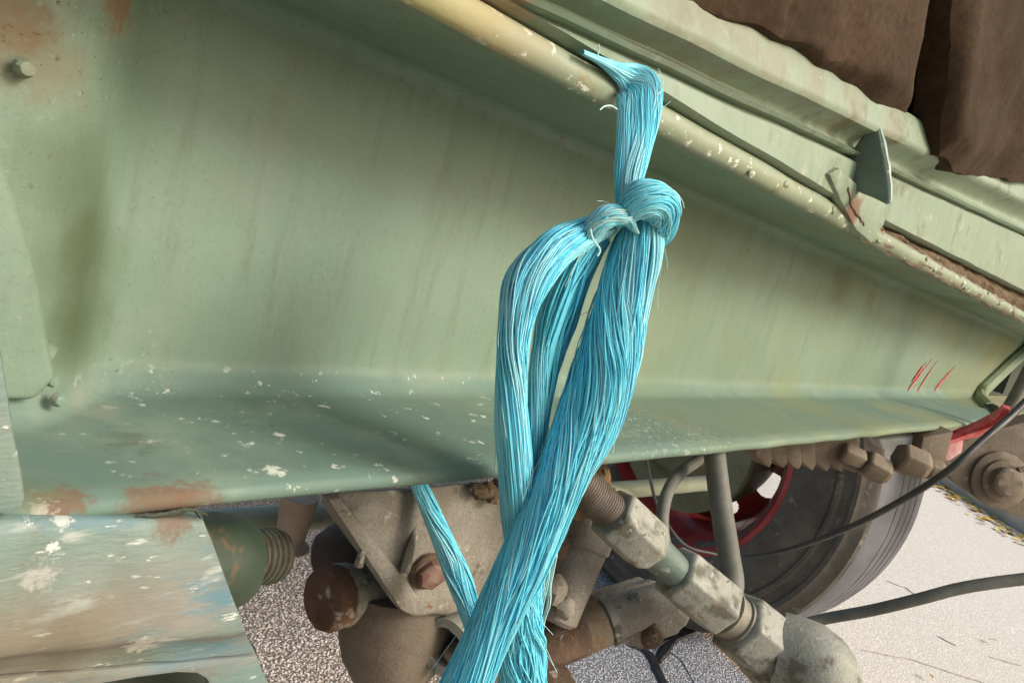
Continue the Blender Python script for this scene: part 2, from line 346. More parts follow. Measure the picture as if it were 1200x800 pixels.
for pts, r in (([(735, 752), (762, 768), (772, 790), (800, 840)], .014), ([(740, 756), (775, 752), (795, 742), (825, 735)], .016), ([(770, 775), (790, 750), (815, 740)], .012)):
    P = resample([tuple(at_g(x, y, .004)) for x, y in pts], 14)
    rows = []
    for i, p in enumerate(P):
        a = Vector(P[min(i+1, 13)])-Vector(P[max(i-1, 0)]); a = Vector((-a.y, a.x, 0)).normalized()
        ww = r*(1+.6*noise.noise(Vector(p)*40))
        rows.append([Vector(p)+a*ww, Vector(p)+a*ww*.5+Vector((0, 0, .006)), Vector(p)-a*ww*.5+Vector((0, 0, .006)), Vector(p)-a*ww])
    mb.grid(rows)
structure('tar_seam', mb, m_tar)
# cracks in the concrete
mb = MB()
for pts in ([(1010, 760), (1060, 770), (1110, 785), (1160, 800)], [(1040, 680), (1062, 688), (1080, 700)], [(1100, 745), (1120, 755)], [(1160, 768), (1195, 778)]):
    P = resample([tuple(at_g(x, y, .0085)) for x, y in pts], 16)
    mb.tube([Vector(p)+Vector((noise.noise(Vector(p)*30)*.01, noise.noise(Vector(p)*33+Vector((5, 0, 0)))*.01, -.003)) for p in P], .0016, 4)
structure('pavement_crack', mb, material('crack_dirt', (.45, .41, .35), (.38, .34, .29), 20, .9))
mb = MB(); mb.prism([k0-kd*25, k0+kd*8, k0+kd*8+kn*.16, k0-kd*25+kn*.16], (0, 0, .075))
structure('kerb', mb, m_kerb, bevel=.015)
mb = MB(); g0 = k0+kn*.163; mb.add([(*(g0-kd*25).xy, .06), (*(g0+kd*8).xy, .06), (*(g0+kd*8+kn*60).xy, .06), (*(g0-kd*25+kn*60).xy, .06)], [(0, 1, 2, 3)])
structure('verge', mb, material('verge_soil', (.20, .17, .09), (.30, .27, .12), 3, .9, 0, .6, 30))
# yellow leaves drifted along the kerb
leafm = [material('yellow_leaf', (.62, .42, .09), (.52, .31, .07), 12, .6), material('tan_leaf', (.48, .30, .12), (.36, .20, .08), 12, .6), material('lime_leaf', (.42, .45, .08), (.5, .45, .1), 12, .6)]
mb = MB(); rl = random.Random(3)
def leaf(c, s, m, z):
    a = rl.random()*6.28; u = Vector((math.cos(a), math.sin(a), rl.uniform(-.15, .15))); v = Vector((-math.sin(a), math.cos(a), rl.uniform(-.4, .4)))
    pts = [(-1, 0), (-.45, .38), (.2, .42), (.8, .12), (1.1, 0), (.8, -.12), (.2, -.42), (-.45, -.38)]
    vs = [c+Vector((0, 0, z))+u*x*s+v*y*s+Vector((0, 0, 1))*s*.35*abs(y) for x, y in pts]
    mb.add(vs, [(0, 1, 2, 3, 4), (0, 4, 5, 6, 7)], m)
for i in range(900):
    t = rl.uniform(-3.5, 2.2); off = -abs(rl.gauss(0, .10))-.015
    leaf(k0+kd*t+kn*off, rl.uniform(.014, .032), rl.choice([0, 0, 1, 1, 2]), rl.uniform(.005, .012))
for i in range(900):
    leaf(k0+kd*rl.uniform(-9, 3)+kn*(.2+rl.random()**2*5), rl.uniform(.03, .06), rl.choice([0, 0, 1, 2, 2]), .065+rl.random()*.02)
for i in range(14):
    leaf(k0+kd*rl.uniform(-3, 3)-kn*rl.uniform(.3, 2.2), rl.uniform(.012, .03), 1, .02)
lo = obj('leaf_litter', mb, leafm, None, sharp=180); lo['kind'] = 'stuff'
lo['label'] = 'dry yellow fallen leaves drifted along the kerb'; lo['category'] = 'fallen leaves'
# chippings lying loose on the road under the beam
mb = MB(); rs = random.Random(11)
for i in range(5200):
    p = at_g(rs.uniform(230, 480), rs.uniform(655, 830)); s = rs.uniform(.0014, .0034)
    ax = [Vector((rs.gauss(0, 1), rs.gauss(0, 1), rs.gauss(0, 1))).normalized()*s*rs.uniform(.7, 1.2) for _ in range(6)]
    vs = [p+Vector((0, 0, s*.3))+Vector((a[0]*s, a[1]*s, a[2]*s*.7))+ax[j]*.35 for j, a in enumerate([(1, 0, 0), (-1, 0, 0), (0, 1, 0), (0, -1, 0), (0, 0, 1), (0, 0, -1)])]
    mb.add(vs, [(0, 2, 4), (2, 1, 4), (1, 3, 4), (3, 0, 4), (2, 0, 5), (1, 2, 5), (3, 1, 5), (0, 3, 5)], rs.choice([0, 0, 1, 2]))
lo = obj('road_chippings', mb, [material('pale_chip', (.62, .56, .50), (.54, .48, .42), 30, .9), material('brown_chip', (.38, .31, .26), (.46, .39, .33), 30, .9), material('light_chip', (.72, .68, .62), (.64, .59, .53), 30, .9)], None, smooth=False)
lo['kind'] = 'stuff'; lo['label'] = 'loose stone chippings bedded in the road surface'; lo['category'] = 'gravel'

# ------------------------------------------------------------------ the truck
TRUCK = thing('truck', 'old green painted truck chassis with red wheel rim, air fittings and rusty body underside', 'truck', (1.0, .7, 0))

# --- chassis beam: a tapering channel section
X0 = -.35
def ztop(x): return .082-.026*x
def sm(t): t = max(0, min(1, t)); return t*t*(3-2*t)
prof = []                                     # (y, z kind, z offset, which end)
def beam_profile():
    P = []
    P += [(.462, 'l', -.174), (.40, 'l', -.1745), (.317, 'l', -.174)]
    for a in (230, 205, 180, 155, 130): P.append((.3165+.0065*math.cos(R_(a)), 'l', -.1685+.0058*math.sin(R_(a))))
    for i in range(1, 14): P.append((.318+(.43-.318)*i/14, 'l', -.163))
    for i in range(0, 9): a = R_(-90+90*i/8); P.append((.43+.02*math.cos(a), 'l', -.143+.02*math.sin(a)))
    for i in range(1, 30): P.append((.45, 'w', i/30))
    for i in range(0, 7): a = R_(90*i/6); P.append((.438+.012*math.cos(a), 't', -.012+.012*math.sin(a)))
    for i in range(1, 8): P.append((.43-(.43-.32)*i/8, 't', .0))
    for a in (250, 220, 180, 140, 110): P.append((.319+.009*math.cos(R_(a)), 't', .010+.010*math.sin(R_(a))))
    P += [(.40, 't', .020), (.462, 't', .020)]
    return P
BP = beam_profile()
def x_end(y, kind, q):
    if kind == 'l': return 1.78+(min(y, .45)-.31)/.14*.44
    if kind == 'w': return 2.22+.38*q
    return 3.2
rows = []; NX = 190
for i in range(NX+1):
    s = i/NX; row = []
    for (y, kind, q) in BP:
        x = min(X0+(3.2-X0)*(s**1.2), x_end(y, kind, q if kind == 'w' else 0))
        if kind == 'l': z = q
        elif kind == 't': z = ztop(x)+q
        else: z = -.143+(ztop(x)-.012+.143)*q
        wgt = sm((y-.315)/.12)
        yy = y
        if y < .455:
            yy -= .048*sm((.150-x)/.055)*wgt
            yy += .0010*noise.noise(Vector((x*5, z*9, 0)))*wgt
            if kind == 'w': yy += .0012*math.sin(q*math.pi)*math.sin(x*6)
            if y < .33: yy += .0012*noise.noise(Vector((x*14, z*4, 3))); z += .0010*noise.noise(Vector((x*17, 2, y*4)))
        row.append(Vector((x, yy, z+CAM_H)))
    rows.append(row)
mb = MB(); mb.grid(rows, 0, False)
nP = len(BP)-1
for fi, f in enumerate(mb.f):
    k = fi % nP
    if BP[k][1] == 't' and BP[k][0] < .328: mb.m[fi] = 1
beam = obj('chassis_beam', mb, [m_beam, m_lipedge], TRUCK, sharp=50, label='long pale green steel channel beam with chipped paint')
# rolled rim where the web ends
mb = MB()
endrow = [rows[-1][j] for j in range(len(BP)) if BP[j][1] == 'w' or (BP[j][1] == 'l' and BP[j][0] > .36)]
mb.tube([p+Vector((.004, -.010, 0)) for p in endrow], .017, 10)
obj('rolled_rim', mb, m_beam, beam)
# stiffener plate welded at the near end
pts = [(-60, 385), (-2, 398), (4, 420), (10, 460), (18, 510), (28, 560), (31, 585), (24, 603), (-60, 606)]
mb = MB(); mb.prism([at(x, y, .300) for x, y in pts], (0, .012, 0))
obj('stiffener_plate', mb, m_bracket, TRUCK, bevel=.003, label='bluish green plate edge at the near end of the beam')
lp = [(-80, 60), (-30, 110), (0, 178), (22, 250), (45, 330), (58, 400), (66, 445), (40, 470), (-80, 470)]
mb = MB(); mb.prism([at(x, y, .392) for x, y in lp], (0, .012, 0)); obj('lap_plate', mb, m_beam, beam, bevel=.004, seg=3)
# studs and pits on the web
mb = MB()
def webstud(px, py, r, y=.394, h=.004):
    p = at(px, py, y); m = MB(); m.lathe(p+Vector((0, .004, 0)), Vector((.25, -1, 0)), [(0, r*1.15), (h*.6, r), (h, r*.75), (h*1.05, r*.2)], 14); return m
for (px, py, r) in ((30, 80, .0040), (55, 415, .0045), (28, 457, .004), (62, 448, .003), (70, 470, .0035)):
    obj('stud', webstud(px, py, r), m_beam, beam, rough=.0008, rscale=300)
# red paint scratches
for (a, b, wd) in (((1062, 461), (1092, 421), .004), ((1070, 447), (1086, 424), .008), ((1074, 461), (1098, 423), .0035), ((1093, 461), (1120, 428), .005), ((1097, 455), (1112, 436), .003)):
    mb = MB(); p, q = at(*a, .4475), at(*b, .4475); t = (q-p).normalized(); n = t.cross(Vector((0, 1, 0)))
    rws = []
    for i in range(13):
        u = i/12; c = p.lerp(q, u); ww = wd*.5*math.sin(math.pi*min(1, u+.12))*(1+.7*noise.noise(c*60))
        rws.append([c-n*ww+Vector((0, .0012, 0)), c-n*ww, c+n*ww, c+n*ww+Vector((0, .0012, 0))])
    mb.grid(rws); obj('paint_scratch', mb, m_redmark, beam)
# brown crust filling the gap between beam and body rail
rws = []
for i in range(161):
    x = .74+i/160*2.3; zt = ztop(x)+.017; zb2 = .083+.004*x
    r = []
    for k in range(9):
        u = k/8; z = zt+(max(zb2, zt+.004)-zt)*u
        y = .318-.004*math.sin(math.pi*u)+.009*noise.noise(Vector((x*45, z*90, 1)))+.012*u*u
        r.append(Vector((x, y, z+CAM_H)))
    rws.append(r)
mb = MB(); mb.slab(rws, (0, .03, 0)); obj('rust_crust', mb, m_crust, beam, label='flaky brown rust packed under the body rail')
rws = []
for i in range(141):
    x = .80+i/140*2.2; r = []
    for k in range(7):
        a = R_(120+140*k/6); q = .011+.004*noise.noise(Vector((x*38, k*.5, 7)))
        r.append(Vector((x, .318+q*math.cos(a)*.6, ztop(x)+.010+q*math.sin(a)+CAM_H)))
    rws.append(r)
mb = MB(); mb.grid(rws); obj('rust_scale', mb, m_bronze, beam)

# --- body rail above the beam
rws = []
for i in range(121):
    x = X0+(4.2-X0)*(i/120)**1.2
    zb = max(.1035-.026*x, .082+.004*x); zg = max(zb+.004, .086+.0585*x); zr = max(zg+.02, .101+.08*x)
    P = [(.47, zb), (.316, zb), (.309, zb+.003)]
    for u in (.25, .5, .75): P.append((.309+.003*u, zb+.003+(zg-.004-zb-.003)*u))
    P += [(.312, zg-.004), (.3155, zg-.002), (.324, zg-.001), (.324, zg+.0015), (.314, zg+.003), (.3115, zg+.006)]
    for k in range(1, 9): u = k/9; P.append((.3115+.016*math.sin(math.pi*u**.8)-.006*u, zg+.006+(zr-zg-.010)*u))
    P += [(.3050, zr-.004), (.3032, zr), (.3036, zr+.003), (.3062, zr+.010), (.3100, zr+.020), (.3125, zr+.026), (.316, zr+.030), (.47, zr+.034)]
    rws.append([Vector((x, y+(.0016*noise.noise(Vector((x*16, z*30, 0))) if y < .4 else 0), z+CAM_H+.0012*noise.noise(Vector((x*13, y*9, 4))))) for y, z in P])
mb = MB(); mb.grid(rws, 0, True)
rail = obj('body_rail', mb, m_rail, TRUCK, sharp=40, label='ribbed light green body rail lying on the beam')
# gusset fin on the rail
gx = .735
fin = [at_x(x, y, gx) for x, y in ((976, 204), (1023, 141), (1029, 143), (1041, 230), (1039, 240), (1008, 225))]
mb = MB(); mb.prism([p-Vector((0, 0, 0)) for p in fin], (.009, 0, 0)); gus = obj('gusset', mb, m_fin_shade, TRUCK, bevel=.003, sub=1, rough=.0012, rscale=90, label='small triangular gusset plate welded to the body rail')
ft = [at(x, y, .3055) for x, y in ((972, 204), (984, 197), (1010, 220), (1042, 242), (1037, 264), (1021, 285), (1004, 270), (986, 236))]
mb = MB(); mb.prism(ft, (0, .014, 0)); obj('gusset_foot', mb, m_rail, gus, bevel=.003, sub=1, rough=.0016, rscale=110)
mb = MB(); P = resample([tuple(at_x(x, y, gx+.004)) for x, y in ((1026, 141), (1033, 168), (1040, 205), (1042, 230), (1041, 238))], 24)
mb.tube(P, [.0034+.001*noise.noise(Vector(p)*90) for p in P], 8); obj('gusset_edge', mb, m_edge_lit, gus)
mb = MB(); P = resample([tuple(at(x, y, .3056)) for x, y in ((993, 222), (997, 240), (1003, 250), (1012, 262))], 16)
mb.tube([Vector(p)+Vector((noise.noise(Vector(p)*300)*.003, 0, noise.noise(Vector(p)*310)*.003)) for p in P], .0016, 5); obj('crack', mb, m_rust, gus)
# weld spatter along the lip
for i in range(12):
    x = random.uniform(.3, 2.0); mb = MB(); mb.blob(Vector((x, .3105, ztop(x)+random.uniform(.004, .016)+CAM_H)), (random.uniform(.003, .007), .002, random.uniform(.002, .004)))
    obj('weld_spatter', mb, m_lipedge, beam, rough=.001, rscale=200)

# --- brown body underside
def panel(top, bot, y, seed, thick=.03, amp=.016):
    n, m = 46, 26; T = resample(top, n); B = resample(bot, n); rws = []
    for j in range(m):
        v = j/(m-1); r = []
        for i in range(n):
            px = T[i][0]*(1-v)+B[i][0]*v; py = T[i][1]*(1-v)+B[i][1]*v
            p = at(px, py, y); q = p*6+Vector((seed, 0, 0))
            e = min(1, 6*min(v, 1-v)+.15, 8*min(i/(n-1), 1-i/(n-1))+.25)
            dy = -amp*(noise.noise(q)+.4*noise.noise(q*2.3)+.08*noise.noise(q*6))-.02*sm(e)
            dy += .0022*noise.noise(p*110)
            p = p+Vector((.006*noise.noise(q*3), dy, .007*noise.noise(q*3.3+Vector((9, 0, 0)))))
            r.append(p)
        rws.append(r)
    mb = MB(); mb.slab(rws, (0, thick, 0)); return mb
obj('body_panel', panel([(700, -60), (800, -70), (950, -80), (1095, -90)], [(770, -6), (866, 40), (942, 82), (1052, 142)], .322, 1), m_brown, TRUCK, label='lumpy brown grimed panel edge left of the dark gap')
obj('body_panel', panel([(1125, -90), (1200, -90), (1270, -90), (1340, -90)], [(1092, 182), (1125, 203), (1210, 214), (1340, 242)], .300, 5), m_brown, TRUCK, label='rounded brown panel hanging over the rail at the right')
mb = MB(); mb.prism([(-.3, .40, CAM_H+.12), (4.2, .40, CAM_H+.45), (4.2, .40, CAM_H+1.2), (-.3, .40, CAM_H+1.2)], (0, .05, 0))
obj('added_gap_backing', mb, m_gap_shade, TRUCK)  # backing added behind the panels to keep their gap black
for (px, py, rx, rz) in ():
    mb = MB(); mb.blob(at(px, py, .312), (rx, .012, rz), seg=18); obj('mud_lump', mb, m_brown, TRUCK, rough=.004, rscale=70)

# --- torn bracket at the lower left
Lx = -90
def brow(yl, xr, yr, y, bow=0, n=40):
    r = []
    for i in range(n):
        u = i/(n-1); px = Lx+(xr-Lx)*u; py = yl+(yr-yl)*u
        r.append(at(px, py, y+bow*math.sin(math.pi*u)))
    return r
keys = [(597, 236, 604, .312), (612, 238, 611, .3065), (650, 252, 645, .3030), (700, 268, 690, .3005), (745, 280, 722, .2985), (775, 287, 738, .2985), (782, 289, 744, .3035), (790, 294, 754, .307), (797, 299, 764, .309)]
rws = [brow(*k) for k in resample(keys, 34)]
for r in rws:
    for i, p in enumerate(r):
        p += Vector((0, .0016*noise.noise(p*55)+.0022*noise.noise(p*22), 0))
mb = MB(); mb.slab(rws, (0, .012, 0))
brk = obj('mounting_bracket', mb, m_bracket, TRUCK, sharp=40, label='scraped blue green bracket with a torn upper edge')
lo_ = [at(x, y, .312) for x, y in ((299, 764), (345, 880), (262, 880), (246, 806), (240, 792), (228, 785), (205, 784), (157, 790), (110, 798), (70, 812), (50, 860), (-90, 870), (-90, 797))]
mb = MB(); mb.prism([p+Vector((0, -.003, 0)) for p in lo_], (0, .012, 0)); obj('slotted_foot', mb, m_bracket, brk, bevel=.002)
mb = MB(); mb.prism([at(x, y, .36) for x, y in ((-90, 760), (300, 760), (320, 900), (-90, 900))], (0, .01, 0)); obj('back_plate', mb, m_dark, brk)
mb = MB(); P = resample([tuple(at(x, y, .3075)) for x, y in ((160, 606), (170, 604), (197, 602), (212, 597), (225, 596), (243, 604))], 26)
mb.tube([Vector(p)+Vector((0, 0, noise.noise(Vector(p)*260)*.002)) for p in P], [.0003+.0010*math.sin(math.pi*i/25)*(1+noise.noise(Vector((i*.7, 0, 0)))) for i in range(26)], 6)
obj('crack', mb, m_dark, brk)
# --- anchor bolt behind the bracket
A0 = at(225, 660, .375); A1 = at(335, 655, .395); ax = (A1-A0).normalized(); bd = .42
R0 = 60*bd/F_PX
mb = MB(); mb.lathe(A0, ax, [(-.02, R0*.94), (0, R0*.98), (.012, R0*1.02), (.026, R0*1.0), (.032, R0*.93), (.034, R0*.80)], 28)
ab = obj('anchor_bolt', mb, m_green, TRUCK, rough=.0006, rscale=60, label='dark green round bolt head beside the torn bracket')
mb = MB(); tp = [(.033, .016)]
for i in range(6): tp += [(.036+i*.0050, .0152), (.0375+i*.0050, .0180), (.0395+i*.0050, .0180), (.041+i*.0050, .0152)]
tp += [(.068, .017), (.072, .013)]
mb.lathe(A0+Vector((0, 0, .003)), ax, tp, 24); obj('thread', mb, material('thread_paint', (.065, .048, .028), (.085, .095, .065), 60, .55, 0, .3, 200, spots=[((.10, .055, .03), 40, .55, .1)]), ab)

# --- pipe brace running under the beam
mb = MB(); p = at(330, 607, .62); q = at(740, 573, .62); dd = (q-p).normalized()
mb.tube([p-dd*.6, p, q, q+dd*.28], .0145, 16); obj('brace_pipe', mb, m_palegreen, TRUCK, label='pale green pipe running under the beam')
mb = MB(); mb.lathe(at(352, 580, .55), at(338, 640, .55)-at(352, 580, .55), [(0, .018), (.02, .016), (.045, .013), (.052, .020)], 18); obj('pipe_lug', mb, material('dusty_pink_steel', (.30, .22, .16), (.36, .29, .22), 25, .7), TRUCK)

# --- brake valve
VY = .405
def pxl(pts, y): return [at(x, px_, y) for x, px_ in pts]
hf = [(386, 578), (655, 560), (662, 640), (640, 690), (600, 706), (556, 716), (486, 724), (470, 715)]
hb = [(372, 585), (640, 560), (645, 630), (630, 680), (590, 694), (550, 700), (455, 690), (430, 660)]
mb = MB(); mb.loft2(pxl(hf, VY), pxl(hb, VY+.11))
valve = obj('brake_valve', mb, m_cast, TRUCK, bevel=.006, seg=3, sub=2, rough=.0022, rscale=90, label='dusty cast brake valve body under the beam')
# chamfered left cheek
mb = MB(); mb.prism(pxl([(384, 585), (400, 583), (492, 700), (488, 724), (470, 716)], VY-.006), (0, .02, 0)); obj('cheek', mb, m_cast, valve, bevel=.004, sub=1, rough=.002, rscale=100)
for a, b, r in (((487, 618), (474, 668), .0052), ((428, 632), (420, 662), .0040)):
    mb = MB(); mb.tube([at(*a, VY+.001), at((a[0]+b[0])/2, (a[1]+b[1])/2, VY-.005), at(*b, VY-.004)], [r*.25, r*.7, r*.9], 10); obj('rib', mb, m_cast, valve, rough=.001, rscale=150)
c = at(501, 667, VY-.002); mb = MB(); mb.lathe(c, Vector((-.25, -1, -.1)), [(0, .0165), (.004, .0165), (.006, .0150)], 24); wsh = obj('washer', mb, m_rust, valve)
mb = MB(); mb.lathe(c+Vector((-.001, -.005, 0)), Vector((-.25, -1, -.1)), [(0, .0128), (.006, .0128), (.0075, .0112), (.0078, .002)], 6); obj('bolt', mb, material('red_brown_bolt', (.15, .07, .05), (.24, .16, .13), 70, .7, 0, .4, 200, spots=[((.5, .47, .42), 60, .66, .05)]), valve, bevel=.0006, rough=.0005, rscale=200)
# mud along the top
mb = MB()
for i in range(34):
    px = 560+i*3.1+random.uniform(-2, 2); mb.blob(at(px, 573+random.uniform(-6, 10), VY-.008), (random.uniform(.005, .010), .007, random.uniform(.004, .007)), seg=10)
obj('mud_crust', mb, m_crust, valve, rough=.003, rscale=160)
# left port with rusty cap
p0, p1 = at(470, 684, .487), at(376, 702, .478); axp = p1-p0; ln = axp.length
mb = MB(); mb.lathe(p0, axp, [(0, .030), (ln*.45, .027), (ln*.62, .025), (ln*.70, .028), (ln*.82, .028)], 28); port = obj('valve_port', mb, m_grey, valve, rough=.0012, rscale=120)
mb = MB(); mb.lathe(p0+axp*.80, axp, [(0, .0275), (.012, .0285), (.018, .026), (.021, .020), (.020, .006)], 28); obj('port_cap', mb, m_rustd, valve, rough=.0015, rscale=150, label='rust brown round cap on the left port')
mb = MB(); mb.lathe(at(425, 645, .56), at(362, 664, .53)-at(425, 645, .56), [(0, .036), (.03, .036), (.045, .032), (.055, .022), (.058, .006)], 28); obj('rubber_boot', mb, material('sooty_rubber', (.045, .036, .028), (.07, .055, .04), 20, .8, 0, .3, 100), valve, rough=.002, rscale=70)
# lower bowl
mb = MB(); mb.lathe(at(470, 690, .47), (at(455, 800, .45)-at(470, 690, .47)), [(0, .052), (.02, .055), (.045, .053), (.065, .046), (.085, .034), (.098, .018), (.101, .004)], 32)
obj('valve_bowl', mb, material('brown_dusty_bowl', (.125, .098, .068), (.17, .138, .10), 20, .8, 0, .4, 140, fine=.4), valve, rough=.0015, rscale=60)
p0, p1 = at(575, 722, .43), at(520, 758, .40); mb = MB(); l = (p1-p0).length
mb.lathe(p0, p1-p0, [(0, .024), (l*.6, .023), (l*.9, .025), (l, .025), (l, .017), (l*.5, .016)], 24, caps=False); obj('outlet_stub', mb, m_grey, valve, rough=.001, rscale=130)
mb = MB()
for i in range(16): mb.blob(at(random.uniform(505, 575), random.uniform(755, 800), .40+random.uniform(0, .03)), (random.uniform(.010, .018), .012, random.uniform(.008, .015)), seg=12)
obj('mud_cake', mb, material('ochre_mud', (.26, .20, .12), (.18, .13, .075), 40, .95, 0, .9, 160), valve, rough=.005, rscale=90)

# --- cylinder to the right of the valve
p0, p1 = at_d(698, 606, .74), at_d(650, 722, .72); mb = MB(); l = (p1-p0).length
mb.lathe(p0, p1-p0, [(0, .021), (.003, .026), (.030, .026), (.032, .024), (l, .023), (l+.004, .019)], 26)
cyl = obj('air_cylinder', mb, m_cast, TRUCK, rough=.0008, rscale=120, label='dusty grey cylinder leaning beside the blue rope')
for (px, py, r, mt) in ((654, 640, .011, m_rust), (648, 690, .014, m_cast), (662, 712, .010, m_cast)):
    mb = MB(); mb.blob(at_d(px, py, .69), (r, r, r*1.1)); obj('mud_lump', mb, mt, cyl, rough=.003, rscale=110)

# --- horizontal coupling at the bottom
D = .74; q0, q1 = at_d(590, 776, D-.01), at_d(735, 718, D+.02); axc = (q1-q0).normalized(); Lc = (q1-q0).length
k = D/F_PX
mb = MB(); mb.lathe(q0, axc, [(0, 25*k), (.02, 26*k), (Lc*.28, 26*k), (Lc*.30, 28*k), (Lc*.62, 28*k), (Lc*.64, 25*k)], 26); cou = obj('pipe_coupling', mb, m_rust, TRUCK, rough=.0015, rscale=120, label='rusty brown pipe coupling at the foot of the picture')
mb = MB(); mb.lathe(q0+axc*Lc*.63, axc, [(0, 25*k), (.003, 27*k), (Lc*.17, 27*k), (Lc*.19, 24*k)], 26); obj('rust_ring', mb, m_orange, cou, rough=.0018, rscale=150)
mb = MB(); mb.lathe(q0+axc*Lc*.82, axc, [(0, 24*k), (.001, 29*k), (.008, 30*k), (.010, 24*k)], 28); obj('clip_ring', mb, m_grey, cou)
mb = MB(); mb.lathe(q0+axc*Lc*.86, axc, [(0, 25*k), (.03, 24*k), (.05, 20*k), (.075, 18*k)], 24); obj('pipe_end', mb, m_cast, cou, rough=.002, rscale=110)
mb = MB(); mb.prism([at_d(x, y, .80) for x, y in ((700, 700), (770, 680), (812, 720), (800, 742), (752, 762), (705, 742))], (0, .02, -.004)); obj('flange_plate', mb, m_cast, cou, bevel=.005, sub=1, rough=.003, rscale=90)
mb = MB(); mb.lathe(at_d(748, 722, .76), at_d(741, 690, .75)-at_d(748, 722, .76), [(0, .012), (.012, .012), (.013, .009), (.026, .008), (.028, .005)], 12); obj('bleed_nipple', mb, m_grey, cou, rough=.001, rscale=160)
mb = MB(); mb.blob(at_d(764, 745, .78), (.012, .012, .014)); obj('mud_lump', mb, m_crust, cou, rough=.003, rscale=120)
mb = MB(); mb.prism([at_d(x, y, .72) for x, y in ((625, 790), (668, 782), (690, 830), (620, 840))], (0, .03, 0)); obj('lower_block', mb, m_rust, cou, bevel=.004)

# --- chain of air fittings
def chain_pt(px, py, d): return at_d(px, py, d)
n0, n1 = at_d(716, 599, .655), at_d(766, 645, .675)
ax1 = (n1-n0).normalized()
vdir = (n0-EYE).normalized(); hx = ax1.cross(vdir).normalized()
def hexref(deg): return (hx*math.cos(R_(deg))+ax1.cross(hx)*math.sin(R_(deg)))
mb = MB(); l = (n1-n0).length
mb.lathe(n0, ax1, [(0, .0225), (.0025, .0262), (l*.80, .0262), (l*.9, .0225), (l, .019)], 6, hexref(22))
fit = obj('pipe_fitting', mb, m_grey, TRUCK, bevel=.0022, seg=3, rough=.0005, rscale=150, label='chain of dusty hexagonal air fittings with a tee and elbow')
tp = [(-.052, .012), (-.050, .0165)]
for i in range(18): tp += [(-.046+i*.0026, .0158), (-.0452+i*.0026, .0166), (-.0443+i*.0026, .0166), (-.0435+i*.0026, .0158)]
mb = MB(); mb.lathe(n0, ax1, tp, 26); obj('thread', mb, material('dull_thread', (.15, .125, .10), (.10, .075, .055), 60, .7, .1, .2, 200), fit)
mb = MB()
for i in range(24): mb.blob(at_d(random.uniform(672, 716), random.uniform(558, 596), .665), (random.uniform(.006, .012),)*3, seg=12)
obj('rust_lump', mb, material('ochre_rust', (.24, .15, .065), (.16, .10, .05), 50, .9, 0, .8, 170, fine=.5), fit, rough=.005, rscale=110)
mb = MB(); mb.lathe(n1-ax1*.006, ax1, [(0, .0175), (.03, .0160), (.045, .0150)], 24); obj('green_sleeve', mb, m_teal, fit, rough=.0008, rscale=140)
t0, t1 = at_d(790, 667, .69), at_d(846, 713, .71); ax2 = (t1-t0).normalized(); l2 = (t1-t0).length
mb = MB(); mb.lathe(t0, ax2, [(0, .023), (.003, .0275), (l2*.94, .0285), (l2, .026)], 6, hexref(22)); obj('tee_nut', mb, m_grey, fit, bevel=.0022, seg=3, rough=.0006, rscale=150)
mb = MB(); l3 = .020
mb.lathe(t1+ax2*.001, ax2, [(0, .0195), (.0015, .0245), (.004, .0245), (.0045, .022), (.016, .022), (.0165, .0245), (.019, .0245), (.020, .020)], 30); obj('collar', mb, material('brown_grey_collar', (.20, .18, .135), (.25, .23, .18), 40, .65, .1, .3, 200, fine=.4), fit)
u0 = t1+ax2*.020; mb = MB(); mb.lathe(u0, ax2, [(0, .028), (.003, .0335), (.040, .0345), (.046, .031)], 6, hexref(16)); obj('elbow_nut', mb, m_grey, fit, bevel=.0024, seg=3, rough=.0006, rscale=150)
mb = MB(); E = resample([tuple(u0+ax2*.036), tuple(u0+ax2*.058), tuple(at_d(950, 778, .715)), tuple(at_d(962, 812, .71)), tuple(at_d(962, 880, .70))], 20)
mb.tube(E, [.030+.009*sm(i/6) for i in range(20)], 28); obj('elbow', mb, m_grey, fit, rough=.0008, rscale=90)
# hose rising out of the tee
mb = MB(); P = resample([tuple(at_d(837.3, 531, .74)), tuple(at_d(839.6, 552, .735)), tuple(at_d(846, 600, .725)), tuple(at_d(854, 650, .72)), tuple(at_d(858, 680, .712)), tuple(at_d(850, 700, .706)), tuple(at_d(838, 708, .70))], 34)
mb.tube(P, [.0108]*20+[.0108+.0035*sm((i)/8) for i in range(14)], 22); obj('hose', mb, m_hose, TRUCK, label='thick grey hose rising from the tee behind the beam')
mb = MB(); P = resample([tuple(at_d(835, 525, .80)), tuple(at_d(815, 541, .78)), tuple(at_d(795, 556, .75)), tuple(at_d(781, 580, .72)), tuple(at_d(776, 610, .70)), tuple(at_d(780, 640, .70)), tuple(at_d(792, 662, .70))], 34)
mb.tube(P, .0062, 16); obj('hose', mb, m_hose, TRUCK, label='thin curved hose arching left of the thick hose')
mb = MB(); P = resample([tuple(at_d(930, 735, .80)), tuple(at_d(965, 725, .80)), tuple(at_d(1020, 715, .78)), tuple(at_d(1075, 702, .76)), tuple(at_d(1130, 688, .75)), tuple(at_d(1200, 678, .74)), tuple(at_d(1300, 668, .73))], 40)
mb.tube(P, .0060, 16); obj('hose', mb, m_hose, TRUCK, label='dark hose crossing the pale pavement to the right edge')
